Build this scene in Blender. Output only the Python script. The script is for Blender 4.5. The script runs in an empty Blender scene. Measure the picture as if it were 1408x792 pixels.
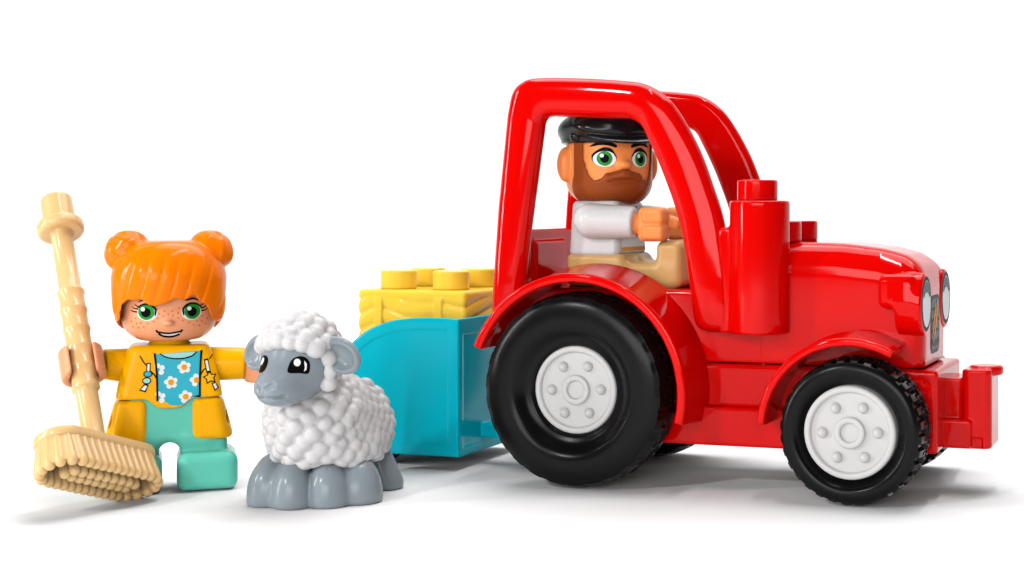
import bpy, bmesh, math, random
import numpy as np
from mathutils import Vector, Matrix
from mathutils.bvhtree import BVHTree

random.seed(7)
RNG = np.random.default_rng(7)
R = math.radians
scene = bpy.context.scene
COL = scene.collection
scene.unit_settings.system = 'METRIC'
scene.unit_settings.scale_length = 0.01          # one unit is one centimetre: the toys stand at their real size

# ------------------------------------------------------------------ camera
cam_data = bpy.data.cameras.new('camera')
cam_data.sensor_width = 36.0
cam_data.lens = 36.0 * 2100 / 1408
cam_data.shift_x = 0.5 - 1000 / 1408
cam_data.shift_y = (285 - 396) / 1408
cam_data.clip_start = 0.5
cam_data.clip_end = 4000
cam = bpy.data.objects.new('camera', cam_data)
COL.objects.link(cam)
cam.location = (0, 0, 7.0)
cam.rotation_euler = (R(90), 0, 0)
scene.camera = cam

# ------------------------------------------------------------------ world and studio lamps
world = bpy.data.worlds.new('World')
scene.world = world
world.use_nodes = True
bg = world.node_tree.nodes['Background']
bg.inputs[0].default_value = (1.0, 1.0, 1.0, 1)
bg.inputs[1].default_value = 0.04


def softbox(name, loc, aim, w, h, radiance, color=(1, 1, 1)):
    ld = bpy.data.lights.new(name, 'AREA')
    ld.shape = 'RECTANGLE'
    ld.size, ld.size_y = w, h
    ld.energy = radiance * math.pi * w * h
    ld.color = color
    o = bpy.data.objects.new(name, ld)
    COL.objects.link(o)
    o.location = loc
    d = Vector(aim) - Vector(loc)
    o.rotation_euler = d.to_track_quat('-Z', 'Y').to_euler()
    return o


softbox('overhead_softbox', (4, 74, 95), (-1, 44, 0), 95, 64, 5.0)
softbox('front_softbox', (-18, -60, 27), (-4, 38, 4), 76, 36, 7.0)
softbox('overhead_strip', (9, 36, 88), (3, 37, 4), 46, 1.0, 150.0)
softbox('side_strip', (-80, 14, 24), (0, 38, 5), 1.0, 40, 260.0)
softbox('window_softbox', (-47, -13, 41), (-3, 38, 6), 5.0, 5.0, 230.0)
softbox('backdrop_lamp', (0, 120, 150), (0, 235, 60), 800, 60, 6.3)

scene.view_settings.view_transform = 'Standard'
scene.view_settings.look = 'None'
scene.view_settings.gamma = 1.0
scene.view_settings.exposure = -0.2
scene.view_settings.use_curve_mapping = False
scene.render.engine = 'CYCLES'
scene.cycles.use_denoising = True
scene.cycles.max_bounces = 8
scene.cycles.diffuse_bounces = 1


# ------------------------------------------------------------------ materials
def lin(h):
    h = h.lstrip('#')
    out = []
    for i in (0, 2, 4):
        c = int(h[i:i + 2], 16) / 255
        out.append(c / 12.92 if c <= 0.04045 else ((c + 0.055) / 1.055) ** 2.4)
    return (*out, 1)


def plastic(name, color, rough=0.25, spec=0.5, coat=0.0, sss=0.0, bump=0.012, bump_scale=3.0, vary=0.06):
    m = bpy.data.materials.new(name)
    m.use_nodes = True
    nt = m.node_tree
    b = nt.nodes['Principled BSDF']
    c = lin(color) if isinstance(color, str) else (*color, 1)
    tc = nt.nodes.new('ShaderNodeTexCoord')
    n1 = nt.nodes.new('ShaderNodeTexNoise')
    n1.inputs['Scale'].default_value = 1.3
    n1.inputs['Detail'].default_value = 3
    nt.links.new(tc.outputs['Object'], n1.inputs['Vector'])
    mr = nt.nodes.new('ShaderNodeMapRange')
    mr.inputs['To Min'].default_value = max(0.02, rough - vary)
    mr.inputs['To Max'].default_value = rough + vary
    nt.links.new(n1.outputs['Fac'], mr.inputs['Value'])
    nt.links.new(mr.outputs['Result'], b.inputs['Roughness'])
    b.inputs['Base Color'].default_value = c
    b.inputs['Specular IOR Level'].default_value = spec
    b.inputs['Coat Weight'].default_value = coat
    b.inputs['Coat Roughness'].default_value = 0.08
    if sss:
        b.inputs['Subsurface Weight'].default_value = sss
        b.inputs['Subsurface Radius'].default_value = (0.25, 0.12, 0.08)
        b.inputs['Subsurface Scale'].default_value = 0.5
    if bump:
        n2 = nt.nodes.new('ShaderNodeTexNoise')
        n2.inputs['Scale'].default_value = bump_scale
        n2.inputs['Detail'].default_value = 2
        nt.links.new(tc.outputs['Object'], n2.inputs['Vector'])
        bp = nt.nodes.new('ShaderNodeBump')
        bp.inputs['Strength'].default_value = 0.35
        bp.inputs['Distance'].default_value = bump
        nt.links.new(n2.outputs['Fac'], bp.inputs['Height'])
        nt.links.new(bp.outputs['Normal'], b.inputs['Normal'])
    return m


M = {
    'ground': plastic('white_paper', (0.88, 0.88, 0.88), 0.75, 0.15, bump=0, vary=0.03),
    'red': plastic('red_plastic', (0.66, 0.001, 0.0005), 0.06, 0.19, vary=0.01, bump=0),
    'tyre': plastic('black_rubber', (0.0035, 0.0035, 0.004), 0.26, 0.17, bump=0.002, bump_scale=14),
    'rim': plastic('white_hub_plastic', (0.58, 0.566, 0.56), 0.34, 0.3),
    'teal': plastic('teal_plastic', (0.0, 0.47, 0.60), 0.16, 0.12, bump=0),
    'bale': plastic('straw_yellow_plastic', (0.94, 0.62, 0.06), 0.18, 0.13),
    'wool': plastic('white_wool_plastic', (0.61, 0.597, 0.597), 0.34, 0.3),
    'grey': plastic('grey_plastic', (0.25, 0.29, 0.32), 0.22, 0.28),
    'skin': plastic('peach_plastic', (0.90, 0.36, 0.18), 0.28, 0.2, sss=0.0),
    'tanskin': plastic('tanned_plastic', (0.92, 0.28, 0.078), 0.28, 0.2, sss=0.0),
    'orange': plastic('orange_hair_plastic', (0.97, 0.20, 0.001), 0.16, 0.14, bump=0),
    'yellow': plastic('yellow_jacket_plastic', (1.0, 0.46, 0.001), 0.19, 0.12, bump=0),
    'mint': plastic('mint_plastic', (0.13, 0.60, 0.465), 0.22, 0.13, bump=0),
    'straw': plastic('tan_broom_plastic', (0.81, 0.51, 0.22), 0.22, 0.4),
    'khaki': plastic('khaki_plastic', (0.62, 0.36, 0.13), 0.32, 0.28),
    'white': plastic('white_plastic', (0.63, 0.62, 0.615), 0.28, 0.28),
    'beard': plastic('brown_beard_plastic', (0.29, 0.058, 0.012), 0.26, 0.12),
    'cap': plastic('black_cap_plastic', (0.006, 0.006, 0.007), 0.20, 0.28),
    'dark': plastic('dark_recess_plastic', (0.03, 0.004, 0.004), 0.5, 0.3),
    'p_black': plastic('black_print', (0.004, 0.004, 0.004), 0.35, 0.03, bump=0),
    'p_white': plastic('white_print', (0.84, 0.84, 0.83), 0.35, 0.15, bump=0),
    'p_green': plastic('green_print', (0.012, 0.26, 0.03), 0.35, 0.15, bump=0),
    'p_lgrey': plastic('light_grey_print', (0.62, 0.65, 0.67), 0.3, 0.5, bump=0),
    'p_mgrey': plastic('mid_grey_print', (0.13, 0.155, 0.165), 0.35, 0.03, bump=0),
    'p_orange': plastic('orange_print', (0.85, 0.34, 0.01), 0.35, 0.03, bump=0),
    'p_freckle': plastic('freckle_print', (0.72, 0.13, 0.02), 0.4, 0.4, bump=0),
    'p_teal': plastic('teal_print', (0.0, 0.42, 0.56), 0.32, 0.45, bump=0),
    'p_mint': plastic('pale_mint_print', (0.34, 0.68, 0.62), 0.32, 0.45, bump=0),
    'p_yellow': plastic('yellow_print', (0.92, 0.50, 0.01), 0.32, 0.45, bump=0),
    'p_brown': plastic('brown_print', (0.20, 0.045, 0.015), 0.32, 0.45, bump=0),
    'p_pink': plastic('pale_nose_highlight', (0.86, 0.42, 0.24), 0.3, 0.45, bump=0),
}


# ------------------------------------------------------------------ scene helpers
def thing(name, label, cat, loc=(0, 0, 0), rotz=0.0, group=None):
    o = bpy.data.objects.new(name, None)
    o.empty_display_size = 0.5
    COL.objects.link(o)
    o.location = loc
    o.rotation_euler = (0, 0, rotz)
    o['label'] = label
    o['category'] = cat
    if group:
        o['group'] = group
    return o


def link(name, me, mat, parent=None, label=None):
    o = bpy.data.objects.new(name, me)
    COL.objects.link(o)
    if mat is not None and not me.materials:
        me.materials.append(M[mat])
    o.parent = parent
    if label:
        o['label'] = label
    return o


def mesh_np(name, V, F, smooth=True, sharp=None):
    me = bpy.data.meshes.new(name)
    if isinstance(F, np.ndarray):
        n, k = F.shape
        me.vertices.add(len(V))
        me.vertices.foreach_set('co', np.ascontiguousarray(V, dtype=np.float32).ravel())
        me.loops.add(n * k)
        me.loops.foreach_set('vertex_index', np.ascontiguousarray(F, dtype=np.int32).ravel())
        me.polygons.add(n)
        me.polygons.foreach_set('loop_start', np.arange(0, n * k, k, dtype=np.int32))
        me.update(calc_edges=True)
        me.validate()
    else:
        me.from_pydata([tuple(map(float, v)) for v in V], [], F)
        me.update()
    me.polygons.foreach_set('use_smooth', np.full(len(me.polygons), smooth))
    if sharp:
        me.set_sharp_from_angle(angle=R(sharp))
    return me


# ------------------------------------------------------------------ signed distance toolkit
def ln(P):
    return np.sqrt((P * P).sum(-1))


def sph(P, c, r):
    return ln(P - np.array(c)) - r


def ell(P, c, r):
    q = P - np.array(c)
    r = np.array(r, dtype=float)
    k0 = ln(q / r)
    k1 = ln(q / (r * r))
    return k0 * (k0 - 1) / np.maximum(k1, 1e-6)


def box(P, c, b, r=0.08):
    q = np.abs(P - np.array(c)) - (np.array(b) - r)
    return ln(np.maximum(q, 0)) + np.minimum(q.max(-1), 0) - r


def bx(P, x0, x1, y0, y1, z0, z1, r=0.08):
    return box(P, ((x0 + x1) / 2, (y0 + y1) / 2, (z0 + z1) / 2), ((x1 - x0) / 2, (y1 - y0) / 2, (z1 - z0) / 2), r)


def cyl(P, c, r, h, axis=2, e=0.06):
    q = P - np.array(c)
    o = [i for i in range(3) if i != axis]
    d = np.sqrt(q[:, o[0]] ** 2 + q[:, o[1]] ** 2) - r + e
    w = np.abs(q[:, axis]) - h / 2 + e
    return np.minimum(np.maximum(d, w), 0) + np.sqrt(np.maximum(d, 0) ** 2 + np.maximum(w, 0) ** 2) - e


def cap(P, a, b, ra, rb=None):
    rb = ra if rb is None else rb
    a, b = np.array(a, float), np.array(b, float)
    d = b - a
    t = np.clip(((P - a) @ d) / (d @ d), 0, 1)
    return ln(P - a - t[:, None] * d) - (ra + (rb - ra) * t)


def smin(a, b, k):
    h = np.maximum(k - np.abs(a - b), 0) / k
    return np.minimum(a, b) - h * h * k * 0.25


def smax(a, b, k):
    return -smin(-a, -b, k)


def turn(P, c, rot):
    """points expressed in a frame at c with rotation rot (Euler xyz in degrees)"""
    m = np.array(Matrix.Rotation(R(rot[2]), 3, 'Z') @ Matrix.Rotation(R(rot[1]), 3, 'Y') @ Matrix.Rotation(R(rot[0]), 3, 'X'))
    return (P - np.array(c)) @ m


def poly2(X, Z, pts):
    p = np.array(pts, float)
    q = np.roll(p, 1, 0)
    d = np.full(X.shape, 1e9)
    s = np.ones(X.shape)
    for (ax, az), (bx_, bz) in zip(p, q):
        ex, ez = bx_ - ax, bz - az
        wx, wz = X - ax, Z - az
        t = np.clip((wx * ex + wz * ez) / (ex * ex + ez * ez), 0, 1)
        d = np.minimum(d, (wx - ex * t) ** 2 + (wz - ez * t) ** 2)
        c1, c2, c3 = Z >= az, Z < bz, ex * wz > ez * wx
        flip = (c1 & c2 & c3) | (~c1 & ~c2 & ~c3)
        s = np.where(flip, -s, s)
    return s * np.sqrt(d)


def extr(d2, Y, y0, y1, r):
    w = np.abs(Y - (y0 + y1) / 2) - (y1 - y0) / 2 + r
    d = d2 + r
    return np.minimum(np.maximum(d, w), 0) + np.sqrt(np.maximum(d, 0) ** 2 + np.maximum(w, 0) ** 2) - r


def spline(pts, n=6, closed=False):
    pts = [np.array(p, float) for p in pts]
    m = len(pts)
    out = []
    rng = range(m if closed else m - 1)
    for i in rng:
        if closed:
            p0, p1, p2, p3 = pts[i - 1], pts[i], pts[(i + 1) % m], pts[(i + 2) % m]
        else:
            p1, p2 = pts[i], pts[i + 1]
            p0 = pts[i - 1] if i else 2 * p1 - p2
            p3 = pts[i + 2] if i + 2 < m else 2 * p2 - p1
        for k in range(n):
            t = k / n
            out.append(0.5 * (2 * p1 + (p2 - p0) * t + (2 * p0 - 5 * p1 + 4 * p2 - p3) * t * t + (3 * p1 - p0 - 3 * p2 + p3) * t ** 3))
    if not closed:
        out.append(pts[-1])
    return out


def sdf_mesh(name, fn, lo, hi, h):
    lo, hi = np.array(lo, float), np.array(hi, float)
    n = np.ceil((hi - lo) / h).astype(int) + 1
    C = 4
    nc = (n - 1) // C + 2
    ax = [lo[i] + np.arange(nc[i]) * h * C for i in range(3)]
    G = np.stack(np.meshgrid(*ax, indexing='ij'), -1).reshape(-1, 3)
    Fc = fn(G).reshape(nc)
    idx = [np.clip(np.round(np.arange(n[i]) / C).astype(int), 0, nc[i] - 1) for i in range(3)]
    F = Fc[np.ix_(*idx)].astype(float).copy()
    near = np.abs(F) < h * C * 1.5
    I = np.argwhere(near)
    F[near] = fn(lo + I * h)
    S = F < 0
    cells = np.zeros(n - 1, int)
    for a in (0, 1):
        for b in (0, 1):
            for c in (0, 1):
                cells += S[a:n[0] - 1 + a, b:n[1] - 1 + b, c:n[2] - 1 + c]
    mix = (cells > 0) & (cells < 8)
    ci = np.argwhere(mix)
    vid = np.full(n - 1, -1, int)
    vid[mix] = np.arange(len(ci))
    acc = np.zeros((len(ci), 3))
    cnt = np.zeros(len(ci))
    cor = [(a, b, c) for a in (0, 1) for b in (0, 1) for c in (0, 1)]
    for i in range(8):
        for j in range(i + 1, 8):
            A, B = np.array(cor[i]), np.array(cor[j])
            if abs(A - B).sum() != 1:
                continue
            fa = F[tuple((ci + A).T)]
            fb = F[tuple((ci + B).T)]
            x = (fa < 0) != (fb < 0)
            t = np.where(x, fa / np.where(x, fa - fb, 1), 0)
            acc += np.where(x[:, None], A + t[:, None] * (B - A), 0)
            cnt += x
    V = lo + (ci + acc / cnt[:, None]) * h
    quads = []
    for a in range(3):
        b, c = (a + 1) % 3, (a + 2) % 3
        sl0 = [slice(None)] * 3
        sl1 = [slice(None)] * 3
        sl0[a] = slice(0, n[a] - 1)
        sl1[a] = slice(1, n[a])
        A, B = S[tuple(sl0)], S[tuple(sl1)]
        e = np.argwhere(A != B)
        e = e[(e[:, b] > 0) & (e[:, c] > 0) & (e[:, b] < n[b] - 1) & (e[:, c] < n[c] - 1)]
        if not len(e):
            continue
        ub, uc = np.zeros(3, int), np.zeros(3, int)
        ub[b] = 1
        uc[c] = 1
        q = np.stack([vid[tuple((e - ub - uc).T)], vid[tuple((e - uc).T)], vid[tuple(e.T)], vid[tuple((e - ub).T)]], 1)
        flip = ~A[tuple(e.T)]
        q[flip] = q[flip][:, ::-1]
        quads.append(q)
    Q = np.concatenate(quads)
    Q = Q[(Q >= 0).all(1)]
    d = h * 0.2
    for _ in range(2):
        f = fn(V)
        g = np.stack([fn(V + np.eye(3)[k] * d) - fn(V - np.eye(3)[k] * d) for k in range(3)], 1) / (2 * d)
        gg = np.maximum((g * g).sum(1), 0.25)
        step = (f / gg)[:, None] * g
        l = np.maximum(ln(step), 1e-9)
        V = V - step * np.minimum(1, 0.6 * h / l)[:, None]
    return mesh_np(name, V, Q)


def bvh_of(me):
    return BVHTree.FromPolygons([v.co for v in me.vertices], [tuple(p.vertices) for p in me.polygons])


# ------------------------------------------------------------------ printed decoration, laid on a surface
class Print:
    """flat print conformed to a moulded surface: 2-D shapes are cast along a direction onto the mesh"""

    def __init__(self, me, parent, to3, direction):
        self.b = bvh_of(me)
        self.parent, self.to3, self.d = parent, to3, Vector(direction)

    def cast(self, a, b, off):
        o = Vector(self.to3(a, b))
        hit = self.b.ray_cast(o, self.d)
        if hit[0] is None:
            near = self.b.find_nearest(o + self.d * 5)
            return near[0] + near[1] * off
        nrm = hit[1]
        if nrm.dot(self.d) > 0:
            nrm = -nrm
        return hit[0] + nrm * off

    def fill(self, name, pts, mat, layer=1, rings=4, label=None, c=None):
        pts = [np.array(p, float) for p in pts]
        c = np.mean(pts, 0) if c is None else np.array(c, float)
        n = len(pts)
        V = [self.cast(c[0], c[1], layer * 0.005)]
        for k in range(1, rings + 1):
            for p in pts:
                q = c + (p - c) * k / rings
                V.append(self.cast(q[0], q[1], layer * 0.005))
        F = [(0, 1 + i, 1 + (i + 1) % n) for i in range(n)]
        for k in range(rings - 1):
            a, b = 1 + k * n, 1 + (k + 1) * n
            F += [(a + i, b + i, b + (i + 1) % n, a + (i + 1) % n) for i in range(n)]
        return self._make(name, V, F, mat, label)

    def oval(self, name, c, rx, rz, mat, layer=1, n=32, rings=4, rot=0.0, label=None):
        cr, sr = math.cos(rot), math.sin(rot)
        pts = []
        for i in range(n):
            t = 2 * math.pi * i / n
            x, z = rx * math.cos(t), rz * math.sin(t)
            pts.append((c[0] + x * cr - z * sr, c[1] + x * sr + z * cr))
        return self.fill(name, pts, mat, layer, rings, label)

    def stroke(self, name, pts, w, mat, layer=1, n=8, taper=False, label=None):
        P = spline(pts, n)
        m = len(P)
        V, F = [], []
        for i, p in enumerate(P):
            t = P[min(i + 1, m - 1)] - P[max(i - 1, 0)]
            t = t / max(np.linalg.norm(t), 1e-9)
            nn = np.array((-t[1], t[0]))
            k = i / (m - 1)
            ww = w * (math.sin(math.pi * min(1, 0.12 + 0.88 * k)) ** 0.6 if taper == 2 else (1 - 0.8 * k if taper else 1)) / 2
            for s in (-1, 0, 1):
                q = p + nn * ww * s
                V.append(self.cast(q[0], q[1], layer * 0.005))
        for i in range(m - 1):
            for s in (0, 1):
                F.append((i * 3 + s, i * 3 + 3 + s, i * 3 + 4 + s, i * 3 + 1 + s))
        return self._make(name, V, F, mat, label)

    def _make(self, name, V, F, mat, label):
        me = mesh_np(name, V, F)
        return link(name, me, mat, self.parent, label)


def rrect(cx, cz, w, h, r, n=5):
    pts = []
    for sx, sz, a0 in ((1, 1, 0), (-1, 1, 90), (-1, -1, 180), (1, -1, 270)):
        for i in range(n + 1):
            a = R(a0 + 90 * i / n)
            pts.append((cx + sx * (w / 2 - r) + r * math.cos(a), cz + sz * (h / 2 - r) + r * math.sin(a)))
    out = []
    for i, p in enumerate(pts):
        q = pts[(i + 1) % len(pts)]
        d = math.hypot(q[0] - p[0], q[1] - p[1])
        k = max(1, int(d / 0.1))
        out += [(p[0] + (q[0] - p[0]) * j / k, p[1] + (q[1] - p[1]) * j / k) for j in range(k)]
    return out


# ================================================================== the setting: a white paper sweep
def build_backdrop():
    prof = [(-300.0, 0.0), (-60, 0), (20, 0), (60, 0), (120, 0), (160, 0)]
    for i in range(1, 13):
        a = R(90 * i / 12)
        prof.append((160 + 90 * math.sin(a), 90 - 90 * math.cos(a)))
    prof += [(250, 200.0), (250, 400.0)]
    xs = np.linspace(-500, 500, 21)
    V = [(x, y, z) for (y, z) in prof for x in xs]
    n = len(xs)
    F = [(j * n + i, j * n + i + 1, (j + 1) * n + i + 1, (j + 1) * n + i) for j in range(len(prof) - 1) for i in range(n - 1)]
    me = mesh_np('ground', V, F)
    o = link('ground', me, 'ground')
    o['kind'] = 'structure'


build_backdrop()

# ================================================================== tractor
PSI = R(18)
T_ORG = Vector((-3.71, 38.0, 0.0))
YC = 2.85


def trac_world(x, y, z):
    c, s = math.cos(PSI), math.sin(PSI)
    return Vector((T_ORG.x + x * c + y * s, T_ORG.y - x * s + y * c, z))


def mirror_mesh(me, name, yc=YC):
    m2 = me.copy()
    m2.name = name
    m2.transform(Matrix.Translation((0, 2 * yc, 0)) @ Matrix.Scale(-1, 4, (0, 1, 0)))
    m2.flip_normals()
    return m2


tractor = thing('toy_tractor', 'big shiny red toy tractor with open cab and black tyres', 'toy tractor', T_ORG, -PSI)


def lathe_y(prof, seg, pattern=None):
    """turn a profile of (r, y) about the y axis; pattern(r, y, ang, k) may change r"""
    n = len(prof)
    V = []
    for s in range(seg):
        a = 2 * math.pi * s / seg
        ca, sa = math.cos(a), math.sin(a)
        for k, (r, y) in enumerate(prof):
            rr = pattern(r, y, s, k) if pattern else r
            V.append((rr * ca, y, rr * sa))
    F = np.array([(s * n + k, s * n + k + 1, ((s + 1) % seg) * n + k + 1, ((s + 1) % seg) * n + k)
                  for s in range(seg) for k in range(n - 1)])
    return V, F


def tyre_mesh(name, Ro, Ri, W, lugs, bulge, depth=0.11):
    mid = W / 2
    T = Ro - Ri
    half = [(Ri - 0.06, 0.72), (Ri - 0.02, 0.50), (Ri + 0.04, 0.32), (Ri + 0.05 + T * 0.13, 0.12 + bulge * 0.5),
            (Ri + T * 0.36, 0.02), (Ri + T * 0.58, -0.01), (Ri + T * 0.78, 0.03), (Ri + T * 0.92, 0.12)]
    half = [tuple(p) for p in spline(half, 4)]
    tread_y = np.linspace(0.19, mid, 12)
    prof = half + [(Ro - 0.06 * T * (1 - ((y - 0.19) / (mid - 0.19))) ** 2.2, y) for y in tread_y]
    prof = prof + [(r, W - y) for r, y in reversed(prof[:-1])]
    per = 12
    seg = lugs * per
    nh = len(half)
    tot = len(prof)

    def pat(r, y, s, k):
        if k < nh - 2 or k > tot - nh + 1:
            return r
        side = 0 if y < mid else per // 2
        ph = (s + side + (0 if abs(y - mid) > 0.16 else 3)) % per
        d = abs(y - mid)
        if d < 0.06:
            return r - 0.05
        deep = depth if k >= nh else depth * 0.6
        groove = ph < 5
        # a small window sunk into every lug
        if not groove and ph in (7, 8, 9) and 0.22 < d < mid - 0.42:
            return r - 0.06
        return r - (deep if groove else 0.0)

    V, F = lathe_y(prof, seg, pat)
    return mesh_np(name, V, F, True, 38)


def rim_meshes(Rr):
    prof = [(0.0, 0.075), (0.215, 0.075), (0.225, 0.03), (0.25, 0.0), (0.33, -0.01), (0.365, 0.02), (0.375, 0.09), (0.40, 0.10),
            (Rr - 0.22, 0.10), (Rr - 0.17, 0.095), (Rr - 0.15, 0.03), (Rr - 0.12, 0.0), (Rr - 0.05, 0.0), (Rr - 0.01, 0.03), (Rr, 0.09), (Rr, 0.6)]
    V, F = lathe_y(prof, 96)
    disc = mesh_np('rim', V, F, True, 50)
    nut_prof = [(0.001, -0.03), (0.055, -0.018), (0.10, 0.02), (0.125, 0.06), (0.13, 0.105)]
    V, F = lathe_y(nut_prof, 20)
    nut = mesh_np('wheel_nut', V, F)
    return disc, nut


RIM, NUT = rim_meshes(1.10)
for me in (RIM, NUT):
    me.materials.append(M['rim'])
TYRE_R = tyre_mesh('rear_tyre', 2.45, 1.10, 1.62, 26, 0.22, 0.028)
TYRE_F = tyre_mesh('front_tyre', 1.74, 1.09, 1.55, 32, 0.05)
for me in (TYRE_R, TYRE_F):
    me.materials.append(M['tyre'])


def add_wheel(x, z, near, tyre_me, W, rim_in, spin, label):
    w = bpy.data.objects.new('wheel', None)
    COL.objects.link(w)
    w.parent = tractor
    w['label'] = label
    w.location = (x, -0.36 if near else 2 * YC + 0.36, z)
    w.rotation_euler = (0, 0, 0 if near else math.pi)
    ty = link('tyre', tyre_me, None, w)
    ty.rotation_euler = (0, R(spin * 1.7), 0)
    rm = link('rim', RIM, None, w)
    rm.location = (0, rim_in, 0)
    rm.rotation_euler = (0, R(spin), 0)
    for k in range(6):
        a = R(60 * k + 2 + spin)
        n = link('wheel_nut', NUT, None, w)
        n.location = (0.665 * math.cos(a), rim_in, 0.665 * math.sin(a))


add_wheel(-0.08, 2.45, True, TYRE_R, 1.62, 0.34, 0, 'large rear wheel with white hub, the one in full view')
add_wheel(6.98, 1.74, True, TYRE_F, 1.55, 0.06, 0, 'smaller front wheel with white hub, the one in full view')
add_wheel(-0.08, 2.45, False, TYRE_R, 1.62, 0.34, 17, 'far rear wheel mostly hidden behind the body')
add_wheel(6.98, 1.74, False, TYRE_F, 1.55, 0.06, 33, 'far front wheel mostly hidden behind the body')

# ---- chassis, cab base
def chassis_fn(P):
    d = bx(P, -1.4, 8.25, 1.2, 4.5, 1.10, 3.10, 0.07)
    d = smin(d, bx(P, 1.0, 8.0, 0.98, 4.72, 1.08, 2.05, 0.06), 0.05)
    d = smin(d, bx(P, 7.6, 8.78, 1.18, 4.52, 1.10, 3.10, 0.10), 0.04)
    d = np.minimum(d, bx(P, -3.0, -1.0, 2.3, 3.4, 1.0, 1.5, 0.08))
    return d


link('chassis', sdf_mesh('chassis', chassis_fn, (-3.2, .8, .9), (9.0, 4.9, 3.3), 0.05), 'red', tractor)


def cab_base_fn(P):
    d = bx(P, -2.2, 4.9, 1.22, 5.0, 3.125, 4.92, 0.10)
    seat = bx(P, -2.1, -0.9, 1.8, 3.9, 4.6, 4.95, 0.12)
    return smin(d, seat, 0.1)


link('cab_base', sdf_mesh('cab_base', cab_base_fn, (-2.5, 1.0, 2.95), (5.1, 5.2, 5.2), 0.05), 'red', tractor)


def seat_back_fn(P):
    d = bx(P, -2.45, -2.12, 1.4, 5.0, 3.6, 6.42, 0.08)
    d = smin(d, bx(P, -2.2, -2.02, 1.85, 3.85, 4.4, 6.12, 0.12), 0.08)
    return d


link('seat_back', sdf_mesh('seat_back', seat_back_fn, (-2.7, 1.2, 3.4), (-1.8, 5.2, 6.6), 0.04), 'red', tractor)

# ---- cab frames
outer = [(-2.80, 3.55), (-2.88, 4.4), (-2.84, 5.08), (-2.71, 6.98), (-2.47, 9.35)]
outer += [tuple(p) for p in spline([(-2.45, 9.48), (-2.33, 9.97), (-2.08, 10.24), (-1.62, 10.35), (-0.33, 10.31), (0.86, 10.21), (1.40, 10.10),
                                    (1.90, 9.80), (2.32, 9.31), (2.83, 8.41), (3.19, 7.49), (3.43, 6.78), (3.58, 6.0), (3.68, 5.3)], 5)]
outer += [(3.72, 4.6), (3.72, 3.89), (3.1, 3.89)]
outer += [tuple(p) for p in spline([(3.07, 3.89), (2.80, 4.0), (2.68, 4.3), (2.56, 5.16), (2.31, 6.57), (1.86, 7.84), (1.42, 8.77), (1.22, 9.10), (0.94, 9.25)], 5)]
outer += [(0.0, 9.29), (-1.15, 9.34)]
outer += [tuple(p) for p in spline([(-1.15, 9.34), (-1.33, 9.31), (-1.42, 9.18)], 4)]
outer += [(-1.78, 6.55), (-1.95, 5.2), (-2.0, 4.3), (-2.1, 3.6)]
_cl = [outer[0]]
for p in outer[1:]:
    if math.hypot(p[0] - _cl[-1][0], p[1] - _cl[-1][1]) > 0.01:
        _cl.append(p)
outer = _cl


def cab_fn(P):
    d2 = poly2(P[:, 0], P[:, 2], outer)
    lean = np.clip((P[:, 2] - 5.0) / 5.3, 0, 1)      # the frames lean a little towards each other
    Yp = P[:, 1] - 0.08 * lean
    e = 0.22
    dome = 0.15 * np.exp(4.5 * np.minimum(d2, 0)) + 0.03     # the outer face swells softly towards its middle
    w = np.maximum((0.68 + dome) - Yp, Yp - 1.30) + e
    d = d2 + e
    return np.minimum(np.maximum(d, w), 0) + np.sqrt(np.maximum(d, 0) ** 2 + np.maximum(w, 0) ** 2) - e


CAB = sdf_mesh('cab_frame', cab_fn, (-3.0, .6, 3.3), (4.0, 2.0, 10.6), 0.045)
link('cab_frame', CAB, 'red', tractor, 'near roll frame of the open cab')
link('cab_frame', mirror_mesh(CAB, 'cab_frame_far', YC + 0.42), 'red', tractor, 'far roll frame of the open cab')


# ---- exhaust columns with a stud on top
def column_fn(P):
    d = cyl(P, (4.37, 1.16, 5.53), 0.745, 3.27, 2, 0.07)
    web = bx(P, 3.4, 4.4, 0.80, 1.4, 3.9, 6.5, 0.08)
    rear = bx(P, 3.75, 5.0, 1.2, 2.0, 3.9, 6.0, 0.06)
    return smin(smin(d, web, 0.10), rear, 0.05)


def stud_fn(P):
    q = P.copy()
    d = cyl(q, (0, 0, 0.26), 0.50, 0.52, 2, 0.05)
    return d


STUD = sdf_mesh('stud', stud_fn, (-.7, -.7, -.1), (.7, .7, .7), 0.03)
colm = sdf_mesh('exhaust_column', column_fn, (3.3, .2, 3.7), (5.4, 2.2, 7.4), 0.04)
co = link('exhaust_column', colm, 'red', tractor)
st = link('stud', STUD.copy(), 'red', co)
st.location = (4.31, 1.16, 7.155)
for y in (2.05, 3.65):
    s_ = link('stud', STUD.copy(), 'red', tractor)
    s_.location = (4.68, y, 6.13)

# ---- hood
hood_top = [(8.46, 3.12), (8.48, 4.2), (8.47, 5.05)] + [tuple(p) for p in spline([(8.43, 5.30), (8.25, 5.62), (7.92, 5.87), (7.29, 6.03), (6.34, 6.14), (5.26, 6.18), (4.3, 6.17)], 5)] + [(4.3, 3.12)]


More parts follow.
